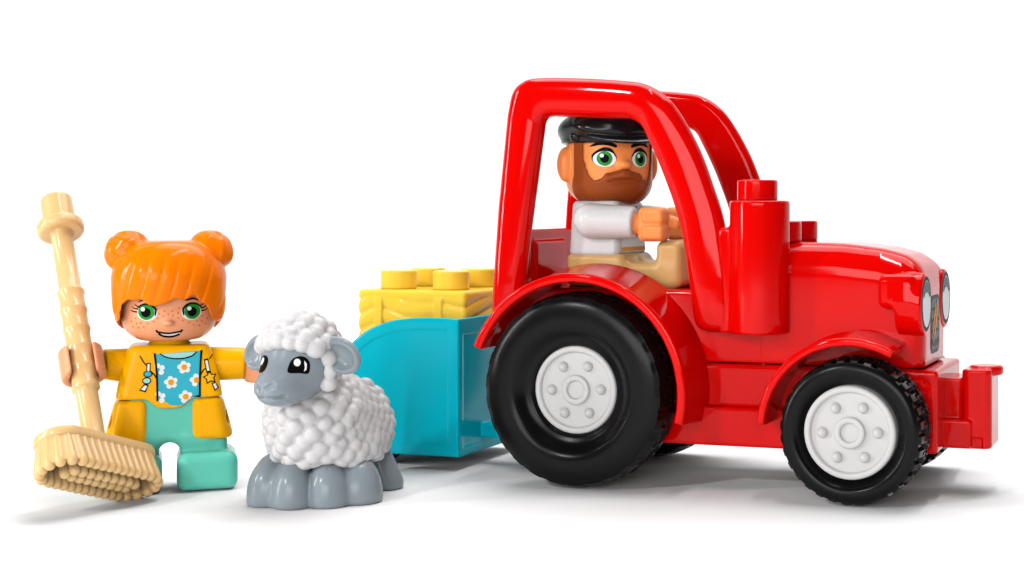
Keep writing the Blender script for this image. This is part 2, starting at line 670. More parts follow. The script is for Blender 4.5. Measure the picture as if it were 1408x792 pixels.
def hood_fn(P):
    side = poly2(P[:, 0], P[:, 2], hood_top)
    # plan outline with rounded front corners
    q = np.stack([P[:, 0], P[:, 1] - YC], 1)
    a = np.abs(q - np.array((4.48, 0))) - (np.array((4.0, 1.68)) - 0.55)
    plan = np.sqrt((np.maximum(a, 0) ** 2).sum(1)) + np.minimum(a.max(1), 0) - 0.55
    # cross-section with round shoulders
    drop = np.interp(P[:, 0], [4.0, 6.3, 7.3, 7.9, 8.35, 8.65], [6.18, 6.14, 6.03, 5.87, 5.62, 5.2])
    b = np.stack([np.abs(P[:, 1] - YC) - (1.68 - 0.85), P[:, 2] - (drop - 0.85)], 1)
    cross = np.sqrt((np.maximum(b, 0) ** 2).sum(1)) + np.minimum(b.max(1), 0) - 0.85
    return smax(smax(side, plan, 0.18), cross * 0.9, 0.12)


HOOD = sdf_mesh('hood', hood_fn, (4.1, .9, 2.95), (8.9, 4.8, 6.4), 0.045)
hood = link('hood', HOOD, 'red', tractor)


# ---- headlights
def pod_fn(P):
    P = turn(P, (8.2, 1.5, 0), (0, 0, -3)) + np.array((8.2, 1.5, 0))
    d = bx(P, 7.40, 8.30, 0.82, 2.2, 4.56, 5.40, 0.22)
    d = smin(d, cyl(P * np.array((1, 1.28, 1)), (8.16, 1.38 * 1.28, 4.66), 0.76, 0.66, 0, 0.08), 0.20)
    return d


POD = sdf_mesh('headlight', pod_fn, (7.2, .5, 3.7), (9.0, 2.5, 5.7), 0.035)
for far in (0, 1):
    me = POD if not far else POD.copy()
    if far:
        me.transform(Matrix.Translation((0, 2 * YC - 3.0, 0)))
    h_ = link('headlight', me, 'red', tractor)
    cy = 1.37 if not far else 2 * YC - 1.63
    pr = Print(me, h_, lambda a, b: (20.0, a, b), (-1, 0, 0))
    pr.oval('lens_ring', (cy, 4.68), 0.50, 0.66, 'p_black', 1, 48, 5)
    pr.oval('lens', (cy, 4.68), 0.405, 0.565, 'p_lgrey', 2, 48, 5)
    arc = [(cy + 0.37 * math.cos(t), 4.72 + 0.50 * math.sin(t)) for t in np.linspace(R(15), R(165), 24)]
    arc += [(cy + 0.31 * math.cos(t), 4.70 + 0.26 * math.sin(t)) for t in np.linspace(R(150), R(30), 18)]
    pr.fill('lens_reflector', arc, 'p_mgrey', 3, 3, c=(cy, 5.08))

# ---- grille print on the hood front
pr = Print(HOOD, hood, lambda a, b: (20.0, a, b), (-1, 0, 0))
gc, gz = YC - 0.05, 4.10
pr.fill('grille_border', rrect(gc, gz, 1.22, 1.44, 0.26), 'p_black', 1, 6)
pr.fill('grille_panel', rrect(gc, gz, 1.04, 1.27, 0.20), 'p_mgrey', 2, 6)
for k in range(4):
    zz = gz + 0.38 - 0.27 * k
    pr.stroke('grille_bar', [(gc - 0.47, zz), (gc, zz), (gc + 0.47, zz)], 0.075, 'p_black', 3, 4)
pr.stroke('grille_bar', [(gc - 0.45, gz - 0.36), (gc - 0.3, gz - 0.50), (gc + 0.3, gz - 0.50), (gc + 0.45, gz - 0.36)], 0.075, 'p_black', 3, 4)
pr.stroke('wheat_stalk', [(gc - 0.30, gz - 0.46), (gc - 0.05, gz - 0.05), (gc + 0.22, gz + 0.42)], 0.06, 'p_orange', 4, 6)
for k in range(5):
    bxy = np.array((gc - 0.20 + 0.085 * k, gz - 0.24 + 0.14 * k))
    for sgn in (-1, 1):
        c_ = bxy + np.array((0.13 * sgn, 0.05 if sgn > 0 else 0.10))
        pr.oval('wheat_grain', c_, 0.115, 0.062, 'p_orange', 4, 14, 2, R(35 if sgn > 0 else 120))
pr.oval('wheat_grain', (gc + 0.25, gz + 0.50), 0.12, 0.06, 'p_orange', 4, 14, 2, R(62))


# ---- fenders
def ring_fender(P, cx, cz, ri, ro, a0, a1, y0, y1, flare, e):
    x, z = P[:, 0] - cx, P[:, 2] - cz
    r = np.sqrt(x * x + z * z)
    t = np.clip((P[:, 1] - y0) / (y1 - y0), 0, 1)
    ro_ = ro + flare * t ** 1.6
    d2 = np.abs(r - (ri + ro_) / 2) - (ro_ - ri) / 2
    am, ah = R((a0 + a1) / 2), R((a1 - a0) / 2)
    ang = np.arctan2(z, x) - am
    ang = (ang + math.pi) % (2 * math.pi) - math.pi
    wed = (np.abs(ang) - ah) * np.minimum(r, ro)
    d2 = np.maximum(d2, wed)
    return extr(d2, P[:, 1], y0, y1, e)


def rear_fender_fn(P):
    d = ring_fender(P, -0.05, 2.42, 2.72, 2.95, -14, 159, -0.22, 1.5, 0.20, 0.075)
    return d


RF = sdf_mesh('rear_fender', rear_fender_fn, (-3.3, -.4, 1.5), (3.4, 1.7, 5.7), 0.04)
link('rear_fender', RF, 'red', tractor)
link('rear_fender', mirror_mesh(RF, 'rear_fender_far'), 'red', tractor)


def front_fender_fn(P):
    d = ring_fender(P, 6.90, 1.70, 2.04, 2.24, 61, 177, -0.14, 1.4, 0.08, 0.075)
    return d


FF = sdf_mesh('front_fender', front_fender_fn, (4.4, -.3, 1.5), (8.4, 1.6, 4.3), 0.035)
link('front_fender', FF, 'red', tractor)
link('front_fender', mirror_mesh(FF, 'front_fender_far'), 'red', tractor)


# ---- front hitch
def hitch_fn(P):
    d = bx(P, 8.6, 9.45, 2.0, 3.7, 1.14, 1.83, 0.06)
    d = smin(d, bx(P, 8.6, 9.5, 2.25, 3.45, 1.7, 2.82, 0.06), 0.04)
    post = extr(np.sqrt((np.maximum(np.abs(P[:, 0] - 9.56) - 0.17, 0)) ** 2 + (np.maximum(np.abs(P[:, 1] - 2.85) - 0.55, 0)) ** 2) - 0.19, P[:, 2], 1.13, 3.05, 0.06)
    d = smin(d, post, 0.05)
    capd = cyl(P, (9.70, 2.85, 2.99), 0.42, 0.24, 2, 0.08)
    d = smin(d, capd, 0.03)
    return np.maximum(d, -bx(P, 9.45, 9.72, 1.5, 2.16, 1.0, 1.40, 0.03))


link('front_hitch', sdf_mesh('front_hitch', hitch_fn, (8.4, 1.7, .9), (10.5, 4.0, 3.4), 0.035), 'red', tractor)

# ================================================================== trailer and hay bale
trailer = thing('toy_trailer', 'teal toy trailer with a curved rear end hitched behind the tractor', 'toy trailer', trac_world(-5.95, 3.35, 0), -PSI)
X0, Y0 = -5.95, 3.35
tp = [(-7.95, 0.36), (-4.02, 0.36), (-4.02, 4.03), (-4.4, 4.05)] + [tuple(p) for p in spline([(-4.6, 4.05), (-5.2, 4.04), (-5.7, 4.00), (-6.15, 3.92), (-6.65, 3.74), (-7.15, 3.42), (-7.6, 2.92), (-7.95, 2.1)], 5)]
tp = [(x - X0, z) for x, z in tp]


def trailer_fn(P):
    X, Y, Z = P.T
    d2 = poly2(X, Z, tp)
    hy = 2.05
    body = extr(d2, Y, -hy, hy, 0.07)
    # hollow box above the loading floor
    inner = np.maximum(np.maximum(np.abs(Y) - (hy - 0.2), np.abs(X - 0.0) - 1.80), 2.68 - Z)
    body = smax(body, -inner, 0.06)
    # sunk panels on the sides and the front
    pan = np.maximum(d2 + 0.34, (hy - 0.03) - np.abs(Y))
    body = smax(body, -pan, 0.08)
    xf = -4.02 - X0
    fp = np.maximum(np.maximum(np.abs(Y) - (hy - 0.3), np.abs(Z - 2.1) - 1.5), (xf - 0.025) - X)
    body = smax(body, -fp, 0.04)
    arch = np.sqrt((X + 0.75) ** 2 + (Z - 0.62) ** 2) - 0.78
    arch = np.maximum(arch, np.maximum(np.abs(np.abs(Y) - 1.35) - 0.35, -1))
    body = np.maximum(body, -arch)
    bar = bx(P, 1.8, 3.6, -0.7, -0.1, 0.7, 1.1, 0.06)
    return np.minimum(body, bar)


link('body', sdf_mesh('trailer_body', trailer_fn, (-2.3, -2.3, .2), (3.8, 2.3, 4.3), 0.035), 'teal', trailer)
tw = tyre_mesh('trailer_tyre', 0.62, 0.3, 0.62, 14, 0.02)
tw.materials.append(M['tyre'])
for s in (-1, 1):
    w = link('wheel', tw, None, trailer)
    w.location = (-0.75, s * 1.35 - 0.31, 0.62)

bale = thing('hay_bale', 'yellow studded toy hay bale riding in the teal trailer', 'toy hay bale', trac_world(-5.87, 3.66, 2.71), -PSI)


def bale_fn(P):
    X, Y, Z = P.T
    d = box(P, (0, 0, 1.01), (1.66, 1.62, 1.01), 0.12)
    wave = Z * 1.0 + 0.16 * np.sin(1.7 * X + 0.9 + 0.8 * Y) + 0.10 * np.sin(3.1 * X - 1.2 * Y)
    g = np.abs(np.sin(wave * 7.2)) ** 0.7
    strap = np.zeros_like(X)
    for sx in (-0.98, 0.86):
        strap = np.maximum(strap, np.clip((0.13 - np.abs(X - sx)) / 0.03, 0, 1))
    strap = strap * (np.abs(Y) > 1.3)
    top = np.clip((1.86 - Z) / 0.1, 0, 1)
    side = np.clip((np.maximum(np.abs(X), np.abs(Y)) - 1.35) / 0.1, 0, 1)
    relief = np.where(strap > 0, strap * 0.05, 0.06 * (g - 0.9))
    return d - relief * top * side


link('block', sdf_mesh('bale_block', bale_fn, (-1.9, -1.9, -.15), (1.9, 1.9, 2.2), 0.035), 'bale', bale)
for x in (-0.82, 0.82):
    for y in (-0.82, 0.82):
        s_ = link('stud', STUD.copy(), 'bale', bale)
        s_.location = (x, y, 2.015)

# ================================================================== figures: shared hand
def c_hand(P, opening=0.52):
    """a C-shaped toy gripping hand round the z axis, open towards -y"""
    r = np.sqrt(P[:, 0] ** 2 + P[:, 1] ** 2)
    ring = np.abs(r - 0.405) - 0.105
    gap = np.maximum(np.abs(P[:, 0]) - 0.27, P[:, 1] + 0.02)
    d2 = smax(ring, -gap, 0.06)
    return extr(d2, P[:, 2], -0.40, 0.40, 0.085)


# ================================================================== driver
DRV = trac_world(0.05, 2.85, 4.93)
driver = thing('toy_figure', 'bearded toy driver in black cap and white shirt sitting in the tractor cab', 'toy figure', DRV, -PSI)
# local: x forward, y away from the camera, z up


def d_torso_fn(P):
    X, Y, Z = P.T
    t = np.clip((Z - 0.75) / 1.5, 0, 1)
    q = np.stack([np.abs(X + 0.42), np.abs(Y)], 1)
    hx, hy = 0.72 - 0.06 * t, 1.08 - 0.10 * t
    a = np.stack([q[:, 0] - (hx - 0.22), q[:, 1] - (hy - 0.22)], 1)
    d2 = np.sqrt((np.maximum(a, 0) ** 2).sum(1)) + np.minimum(a.max(1), 0) - 0.22
    d = extr(d2, Z, 0.80, 2.24, 0.14)
    return smin(d, cyl(P, (-0.42, 0, 2.3), 0.46, 0.3, 2, 0.05), 0.08)


DT = sdf_mesh('torso', d_torso_fn, (-1.4, -1.4, .6), (.6, 1.4, 2.6), 0.035)
torso = link('torso', DT, 'white', driver)
pr = Print(DT, torso, lambda a, b: (10.0, a, b), (-1, 0, 0))
pr.fill('shirt_stripe', rrect(0.05, 1.55, 1.7, 0.30, 0.03), 'p_orange', 1, 5)
pr.fill('shirt_stripe', rrect(0.05, 1.36, 1.7, 0.10, 0.03), 'p_brown', 1, 5)
pr.fill('shirt_stripe', rrect(0.05, 1.16, 1.7, 0.26, 0.03), 'p_lgrey', 1, 5)
pr.fill('shirt_stripe', rrect(0.05, 0.97, 1.7, 0.11, 0.03), 'p_orange', 1, 5)
pr.stroke('collar_line', [(-0.35, 2.10), (-0.18, 1.86), (0.0, 1.75)], 0.05, 'p_black', 2, 5)
pr.stroke('collar_line', [(0.35, 2.10), (0.18, 1.86), (0.0, 1.75)], 0.05, 'p_black', 2, 5)


def d_legs_fn(P):
    X, Y, Z = P.T
    Pm = np.stack([X, np.abs(Y), Z], 1)
    d = bx(Pm, -1.18, 0.42, -1.0, 1.08, 0.0, 0.86, 0.16)
    d = smin(d, bx(Pm, -0.3, 1.75, 0.08, 1.02, 0.0, 0.62, 0.16), 0.30)
    d = smin(d, bx(Pm, 1.30, 2.02, 0.06, 1.05, 0.0, 1.22, 0.22), 0.25)
    return d


link('legs', sdf_mesh('legs', d_legs_fn, (-1.5, -1.4, -.2), (2.3, 1.4, 1.5), 0.04), 'khaki', driver)


def arm_fn(sh, el, r0, r1, cuff):
    sh, el = np.array(sh), np.array(el)
    u = (el - sh) / np.linalg.norm(el - sh)

    def f(P):
        d = cap(P, sh, el, r0, r1)
        return smax(d, (P - (el - u * cuff)) @ u, 0.08)
    return f


for s in (-1, 1):
    sh = (-0.40, s * 1.16, 1.72)
    el = (1.05, s * 1.02, 1.66)
    f = arm_fn(sh, el, 0.46, 0.40, 0.30)
    am = sdf_mesh('arm', f, (-1.1, s * 1.1 - .7, .95), (1.5, s * 1.1 + .7, 2.5), 0.035)
    arm = link('arm', am, 'white', driver)

    def hand_fn(P, s=s):
        q = P - np.array((1.24, s * 1.0, 1.63))
        d = box(q, (0.02, 0, 0), (0.36, 0.30, 0.44), 0.15)
        for k in range(2):
            d = smin(d, box(q, (0.10, -0.10, -0.20 + 0.42 * k), (0.30, 0.30, 0.20), 0.12), 0.05)
        d = smin(d, cap(q, (-0.9, 0, 0), (0, 0, 0), 0.27), 0.12)
        d = smin(d, cap(q, (0.25, 0.30, 0.1), (0.52, 0.24, 0.02), 0.17), 0.06)
        return d
    link('hand', sdf_mesh('hand', hand_fn, (.1, s * 1.0 - .6, 1.0), (2.1, s * 1.0 + .7, 2.25), 0.03), 'tanskin', arm)


# head: face turned towards the viewer; local frame of the head has the face on -y
HEAD_Z = 3.30
HYAW = R(27)


def head_core(P, rx=1.13, ry=1.08, z0=-1.12, z1=1.05, e=0.62):
    q = P * np.array((1, rx / ry, 1))
    r = np.sqrt(q[:, 0] ** 2 + q[:, 1] ** 2)
    zc, zh = (z0 + z1) / 2, (z1 - z0) / 2
    d = r - rx + e
    w = np.abs(q[:, 2] - zc) - zh + e
    return np.minimum(np.maximum(d, w), 0) + np.sqrt(np.maximum(d, 0) ** 2 + np.maximum(w, 0) ** 2) - e


def d_head_fn(P):
    d = head_core(P)
    d = smin(d, ell(P, (0, -1.08, -0.12), (0.20, 0.17, 0.13)), 0.10)
    for s in (-1, 1):
        d = smin(d, ell(P, (s * 1.20, 0.02, -0.10), (0.24, 0.20, 0.46)), 0.10)
    d = smin(d, cyl(P, (0, 0, -1.12), 0.42, 0.5, 2, 0.05), 0.1)
    return d


DH = sdf_mesh('head', d_head_fn, (-1.7, -1.5, -1.6), (1.7, 1.4, 1.3), 0.04)
dhead = link('head', DH, 'tanskin', driver)
dhead.location = (-0.42, 0, HEAD_Z)
dhead.rotation_euler = (0, 0, PSI + HYAW)


def beard_fn(P):
    X, Y, Z = P.T
    d = head_core(P, 1.19, 1.14, -1.16, 1.05, 0.62)
    line = np.interp(np.abs(X), [0, 0.15, 0.48, 0.58, 0.76, 0.88, 0.955, 0.985, 1.3], [-0.28, -0.28, -0.34, -0.48, -0.54, -0.36, 0.0, 0.9, 0.95])
    d = smax(d, (Z - line) * 0.75, 0.05)
    d = smax(d, Y + 0.34 + 0.35 * np.minimum(Z + 0.4, 0), 0.05)
    d = np.maximum(d, -head_core(P, 1.0, 0.95, -1.0, 1.0, 0.5))
    mus = cap(np.stack([np.abs(X), Y, Z], 1), (0.04, -1.13, -0.38), (0.44, -1.03, -0.47), 0.15, 0.10)
    d = smin(d, mus, 0.03)
    lip = np.sqrt((Y + 1.20) ** 2 + (Z + 0.575 + 0.22 * X * X) ** 2) - 0.095
    lip = np.maximum(lip, np.abs(X) - 0.36)
    return smax(d, -lip, 0.06)


BE = sdf_mesh('beard', beard_fn, (-1.4, -1.5, -1.4), (1.4, .3, 1.2), 0.035)
b_ = link('beard', BE, 'beard', dhead)


def face_eyes(pr, xs, z, rw, rh, ri, look=0.0, lay=1):
    for s, x in ((-1, -xs), (1, xs)):
        pr.oval('eye_outline', (x, z + 0.015), rw + 0.022, rh + 0.020, 'p_black', lay, 36, 3)
        pr.oval('eye_white', (x - 0.006 * s, z - 0.012), rw, rh, 'p_white', lay + 1, 36, 3)
        pr.oval('iris', (x + look, z), ri, ri * 1.04, 'p_green', lay + 2, 32, 3)
        pr.oval('pupil', (x + look, z - 0.005), ri * 0.56, ri * 0.60, 'p_black', lay + 3, 28, 3)
        pr.oval('eye_highlight', (x + look - ri * 0.36, z + ri * 0.40), ri * 0.25, ri * 0.27, 'p_white', lay + 4, 20, 2)


pr = Print(DH, dhead, lambda a, b: (a, -10.0, b), (0, 1, 0))
face_eyes(pr, 0.50, 0.04, 0.27, 0.205, 0.185, 0.0)
for s in (-1, 1):
    pr.stroke('upper_lid', [(s * 0.22, 0.08), (s * 0.34, 0.26), (s * 0.52, 0.305), (s * 0.70, 0.21), (s * 0.80, 0.10)], 0.05, 'p_black', 3, 6, 2)
    pr.stroke('eyebrow', [(s * 0.20, 0.35), (s * 0.42, 0.435), (s * 0.62, 0.435), (s * 0.84, 0.35)], 0.115, 'p_black', 1, 6, 2)


def cap_hat_fn(P):
    X, Y, Z = P.T
    crown = ell(turn(P, (0, 0.02, 0.86), (-7, 0, 0)), (0, 0, 0), (1.34, 1.36, 0.58))
    crown = smin(crown, ell(turn(P, (0, -0.55, 0.92), (14, 0, 0)), (0, 0, 0), (1.22, 0.86, 0.34)), 0.2)
    band = np.abs(np.sqrt(X * X + (Y * 1.03) ** 2) - 1.17) - 0.08
    band = smax(band, np.abs(Z - 0.66) - 0.20, 0.06)
    d = smin(crown, band, 0.10)
    # peak over the brow
    q = turn(P, (0, -0.95, 0.66), (20, 0, 0))
    peak = ell(q, (0, -0.12, 0), (1.02, 0.52, 0.085))
    peak = smax(peak, q[:, 1] - 0.25, 0.05)
    d = smin(d, peak, 0.07)
    folds = 0.022 * np.sin(9 * X + 5 * Y + 3 * Z) * np.clip((Z - 0.75) / 0.2, 0, 1) * np.clip(-Y + 0.4, 0, 1)
    d = d + folds
    inside = head_core(P - np.array((0, 0, 0.01)), 1.06, 1.01, -1.0, 0.98, 0.55)
    btn = ell(np.stack([np.abs(X), Y, Z], 1), (1.12, -0.42, 0.62), (0.13, 0.13, 0.11))
    d = smin(d, btn, 0.03)
    d = np.maximum(d, 0.42 - Z + 0.0 * X)
    return np.maximum(d, -inside)


link('cap', sdf_mesh('cap', cap_hat_fn, (-1.6, -1.9, .3), (1.6, 1.6, 1.7), 0.035), 'cap', dhead, 'shiny black flat cap').location = (0, 0, -0.01)

# ================================================================== girl figure
GY = 38.2
GX = (233 - 1000) / 2100 * GY
GYAW = math.atan2(GX, GY)               # turns her to face the viewer
girl = thing('toy_figure', 'orange-haired toy girl with two hair buns and a yellow jacket holding a broom', 'toy figure', (GX, GY, 0), -GYAW)
KX, KZ = (GY - 0.75) / 2100 * math.cos(GYAW), (GY - 0.75) / 2100


def gx(px):
    return (px - 233) * KX


def gz(py):
    return 7.0 - (py - 285) * KZ


HC = np.array((0.0, 0.0, 4.62))          # head centre


def g_head_fn(P):
    d = head_core(P, 1.135, 1.06, -0.93, 0.95, 0.62)
    d = smin(d, ell(P, (-0.02, -1.05, -0.44), (0.125, 0.12, 0.075)), 0.07)
    return d


GH = sdf_mesh('head', g_head_fn, (-1.4, -1.4, -1.2), (1.4, 1.3, 1.2), 0.04)
ghead = link('head', GH, 'skin', girl)
ghead.location = HC
pr = Print(GH, ghead, lambda a, b: (a, -10.0, b), (0, 1, 0))
ex, ez = 0.525, gz(428) - HC[2]


def fx(px):
    return (px - 229) * KX


def fz(py):
    return gz(py) - HC[2]


for s in (-1, 1):
    x = s * ex
    wpts = [(x + 0.235 * math.cos(t) - (0.02 * s), ez - 0.01 + 0.20 * math.sin(t)) for t in np.linspace(0, 2 * math.pi, 36, endpoint=False)]
    pr.fill('eye_white', wpts, 'p_white', 1, 3)
    pr.oval('iris', (x, ez), 0.185, 0.190, 'p_green', 2, 32, 3)
    pr.oval('pupil', (x - 0.01, ez - 0.01), 0.11, 0.115, 'p_black', 3, 28, 3)
    pr.oval('eye_highlight', (x - 0.075, ez + 0.07), 0.048, 0.05, 'p_white', 4, 20, 2)
    pr.stroke('upper_lid', [(x - s * 0.20, ez - 0.09), (x - s * 0.21, ez + 0.07), (x - s * 0.08, ez + 0.185), (x + s * 0.10, ez + 0.175), (x + s * 0.225, ez + 0.06)], 0.05, 'p_black', 4, 6, 2)
    for k, (dx, dz, lx, lz) in enumerate(((0.20, 0.00, 0.36, 0.05), (0.18, 0.07, 0.33, 0.13), (0.14, 0.12, 0.26, 0.20))):
        pr.stroke('eyelash', [(x + s * dx, ez + dz), (x + s * (dx + lx) / 2 + s * 0.02, ez + (dz + lz) / 2 - 0.01), (x + s * lx, ez + lz)], 0.038, 'p_black', 4, 5, True)
    pr.stroke('eyebrow', [(x - s * 0.16, ez + 0.27), (x + s * 0.02, ez + 0.31), (x + s * 0.2, ez + 0.24)], 0.045, 'p_black', 1, 6, 2)
FRECK = [(373, 572), (365, 600), (398, 588), (428, 578), (405, 558), (453, 558), (455, 586), (487, 570), (488, 600), (493, 542), (231, 602), (207, 620),
         (238, 632), (262, 628), (215, 652), (250, 658), (282, 652), (305, 632), (342, 620), (515, 617), (555, 630), (582, 647), (602, 623), (632, 628),
         (635, 597), (665, 612), (654, 645), (616, 652), (362, 545)]
for a, b in FRECK:
    pr.oval('freckle', (fx(130 + a / 4.4), fz(300 + b / 4.4)), 0.021, 0.023, 'p_freckle', 1, 10, 1)
mo = [(212, 455), (216, 456), (228, 457.5), (240, 456), (246, 455)]
lo_ = [(243, 459), (236, 461.5), (228, 462.3), (220, 461), (214, 457.5)]
pr.fill('mouth', [(fx(p.tolist()[0]), fz(p.tolist()[1])) for p in spline(mo, 4) + spline(lo_, 4)], 'p_white', 1, 3, c=(fx(228), fz(459.4)))
pr.stroke('lip_line', [(fx(x), fz(y)) for x, y in mo], 0.042, 'p_black', 2, 6)
pr.stroke('lip_line', [(fx(x), fz(y)) for x, y in reversed(lo_)], 0.050, 'p_black', 2, 6)
pr.stroke('mouth_corner', [(fx(211), fz(452.5)), (fx(212), fz(454.5)), (fx(214), fz(456.5))], 0.045, 'p_black', 2, 4)
pr.stroke('mouth_corner', [(fx(246.5), fz(452.5)), (fx(245.5), fz(454.5)), (fx(243), fz(456.5))], 0.045, 'p_black', 2, 4)

FR_X = [gx(v) for v in (150, 164, 168, 176, 185, 200, 214, 224, 237, 252, 268, 279, 287, 292, 297, 312)]
FR_Z = [gz(v) - HC[2] for v in (445, 445, 418, 411, 410, 413, 421, 416, 411, 410, 407, 416, 424, 440, 444, 444)]


def hair_fn(P):
    X, Y, Z = P.T
    # skull cap
    cap_ = head_core(P, 1.30, 1.20, -0.95, 1.55, 0.80)
    # fringe layer, swept from upper right to lower left
    fr = head_core(P, 1.37, 1.30, -0.95, 1.42, 0.85)
    ridge = 1.34 - 0.16 * (X - 0.25) ** 2
    fr = smax(fr, Y + 0.10 - 0.25 * (Z - 0.4), 0.15)
    fr = smax(fr, (Z - ridge) * 0.8, 0.12)
    s = X - 0.38 * Z + 0.10 * Z * Z
    ph = s * 7.6 + 0.9 * np.sin(2.3 * s + 0.5)
    lock = np.abs(np.sin(ph)) ** 0.55
    step_ = (ph / math.pi) % 1.0
    lock2 = np.abs(np.sin(s * 24.0 + 1.7))
    front = np.clip((-Y - 0.1) * 2, 0, 1)
    fr = fr + (0.030 * (1 - lock) + 0.030 * step_ - 0.018 + 0.003 * (1 - lock2)) * front
    d = smin(cap_, fr, 0.05)
    # two buns
    for sg in (-1, 1):
        q = turn(P, (sg * 1.00, 0.05, 1.30), (0, sg * 38, 0))
        bun = ell(q, (0, 0, 0), (0.56, 0.52, 0.50))
        sw = np.sin(3.0 * np.arctan2(q[:, 1], q[:, 0] + 1e-6) + 5.5 * ln(q) + 4 * q[:, 2])
        bun = bun + 0.03 * np.abs(sw)
        d = smin(d, bun, 0.07)
    # back of the hair reaches lower, the face stays open
    bottom = np.interp(X, FR_X, FR_Z) + 0.03 * np.sin(s * 16) * (np.abs(X) < 0.85)
    frontcut = np.where(Y < 0.12, bottom - Z, -0.80 - Z)
    side = np.clip((0.30 - Y) / 0.36, 0, 1)
    cut = (bottom * side + (-0.80) * (1 - side)) - Z
    d = smax(d, cut * 0.7, 0.05)
    return np.maximum(d, -head_core(P, 1.10, 1.02, -1.3, 0.95, 0.6))


hair = link('hair', sdf_mesh('hair', hair_fn, (-1.9, -1.7, -1.1), (1.9, 1.6, 2.2), 0.033), 'orange', girl, 'orange hair with swept fringe and two buns')
hair.location = HC


def g_torso_fn(P):
    X, Y, Z = P.T
    t = np.clip((Z - gz(547)) / (gz(476) - gz(547)), 0, 1)
    hx = 1.24 - 0.30 * t ** 1.3
    hy = 0.80 - 0.14 * t
    a = np.stack([np.abs(X) - (hx - 0.26), np.abs(Y) - (hy - 0.26)], 1)
    d2 = np.sqrt((np.maximum(a, 0) ** 2).sum(1)) + np.minimum(a.max(1), 0) - 0.26
    dip = 0.25 * np.exp(-(X / 0.42) ** 4) * (Y < 0)
    low = gz(548) - dip
    d = extr(d2, Z, gz(566), gz(475.5), 0.14)
    d = smax(d, (low - Z) * 0.85, 0.05)
    return smin(d, cyl(P, (0, 0, gz(472)), 0.47, 0.26, 2, 0.05), 0.10)


GT = sdf_mesh('torso', g_torso_fn, (-1.5, -1.1, 1.9), (1.5, 1.1, 4.0), 0.035)
gtor = link('torso', GT, 'yellow', girl)
pr = Print(GT, gtor, lambda a, b: (a, -10.0, b), (0, 1, 0))


def z3(x, y):                              # a point of the jacket print
    return gx(70 + x / 3.3), gz(450 + y / 3.3)


def dense(pts, step=0.06):
    out = []
    for i, p in enumerate(pts):
        q = pts[(i + 1) % len(pts)]
        k = max(1, int(math.hypot(q[0] - p[0], q[1] - p[1]) / step))
        out += [(p[0] + (q[0] - p[0]) * j / k, p[1] + (q[1] - p[1]) * j / k) for j in range(k)]
    return out


shirt = [z3(*p) for p in [(472, 122), (560, 118), (682, 112), (682, 326), (645, 333), (612, 352), (570, 357), (540, 352), (515, 334), (485, 330), (480, 230)]]
pr.fill('shirt', dense(shirt), 'p_teal', 1, 10)
neck = [z3(*p) for p in [(497, 121), (520, 134), (560, 142), (600, 142), (640, 132), (660, 117), (600, 118), (540, 120)]]
pr.fill('neckline', dense(neck, 0.05), 'p_mint', 2, 3, c=z3(578, 129))
pr.stroke('neckline_edge', [z3(*p) for p in [(495, 121), (520, 136), (560, 145), (600, 145), (640, 135), (662, 117)]], 0.03, 'p_black', 3, 6)
for fxp, fyp, full in ((605, 185, 1), (545, 251, 1), (612, 318, 1), (487, 192, .5), (662, 245, .6), (490, 318, .4)):
    c = np.array(z3(fxp, fyp))
    for k in range(5):
        a = R(90 + 72 * k + 10)
        if full < 1 and ((fxp < 550 and math.cos(a) < -0.2) or (fxp > 550 and math.cos(a) > 0.4)):
            continue
        pr.oval('petal', c + 0.098 * np.array((math.cos(a), math.sin(a))), 0.064, 0.062, 'p_white', 2, 16, 2)
    if full == 1 or fxp > 550:
        pr.oval('flower_centre', c, 0.068, 0.068, 'p_orange', 3, 16, 2)
pr.stroke('jacket_edge', [z3(*p) for p in [(470, 118), (478, 180), (482, 250), (483, 332)]], 0.045, 'p_black', 4, 8)
pr.stroke('jacket_edge', [z3(*p) for p in [(684, 110), (680, 170), (677, 250), (676, 330)]], 0.045, 'p_black', 4, 8)
# draw cords: toggles on one side, a star on the other
pr.stroke('draw_cord', [z3(*p) for p in [(405, 128), (420, 155), (440, 178)]], 0.028, 'p_black', 2, 6)
pr.stroke('draw_cord', [z3(*p) for p in [(478, 230), (470, 215), (452, 198)]], 0.03, 'p_black', 2, 6)
pr.stroke('toggle_rim', [z3(*p) for p in [(444, 160), (443, 180), (441, 205)]], 0.10, 'p_black', 2, 5)
pr.stroke('toggle', [z3(*p) for p in [(444, 165), (443, 182), (441, 203)]], 0.055, 'p_white', 3, 5)
pr.oval('bead_rim', z3(440, 210), 0.105, 0.085, 'p_black', 3, 18, 2)
pr.oval('bead', z3(440, 210), 0.08, 0.06, 'p_teal', 4, 18, 2)
pr.oval('bead_rim', z3(435, 240), 0.105, 0.085, 'p_black', 3, 18, 2)
pr.oval('bead', z3(435, 240), 0.08, 0.06, 'p_mint', 4, 18, 2)
pr.fill('toggle_rim', dense([z3(*p) for p in [(426, 252), (444, 258), (430, 292), (400, 282)]], 0.04), 'p_black', 3, 2)
pr.fill('toggle', dense([z3(*p) for p in [(427, 260), (438, 264), (427, 284), (408, 278)]], 0.04), 'p_white', 4, 2)
pr.stroke('draw_cord', [z3(*p) for p in [(740, 112), (738, 130), (720, 152)]], 0.028, 'p_black', 2, 6)
pr.stroke('draw_cord', [z3(*p) for p in [(680, 222), (690, 205), (705, 192)]], 0.03, 'p_black', 2, 6)
pr.stroke('toggle_rim', [z3(*p) for p in [(705, 150), (710, 180), (718, 215)]], 0.10, 'p_black', 2, 5)
pr.stroke('toggle', [z3(*p) for p in [(706, 158), (711, 182), (716, 205)]], 0.055, 'p_white', 3, 5)
sc_ = np.array(z3(723, 236))
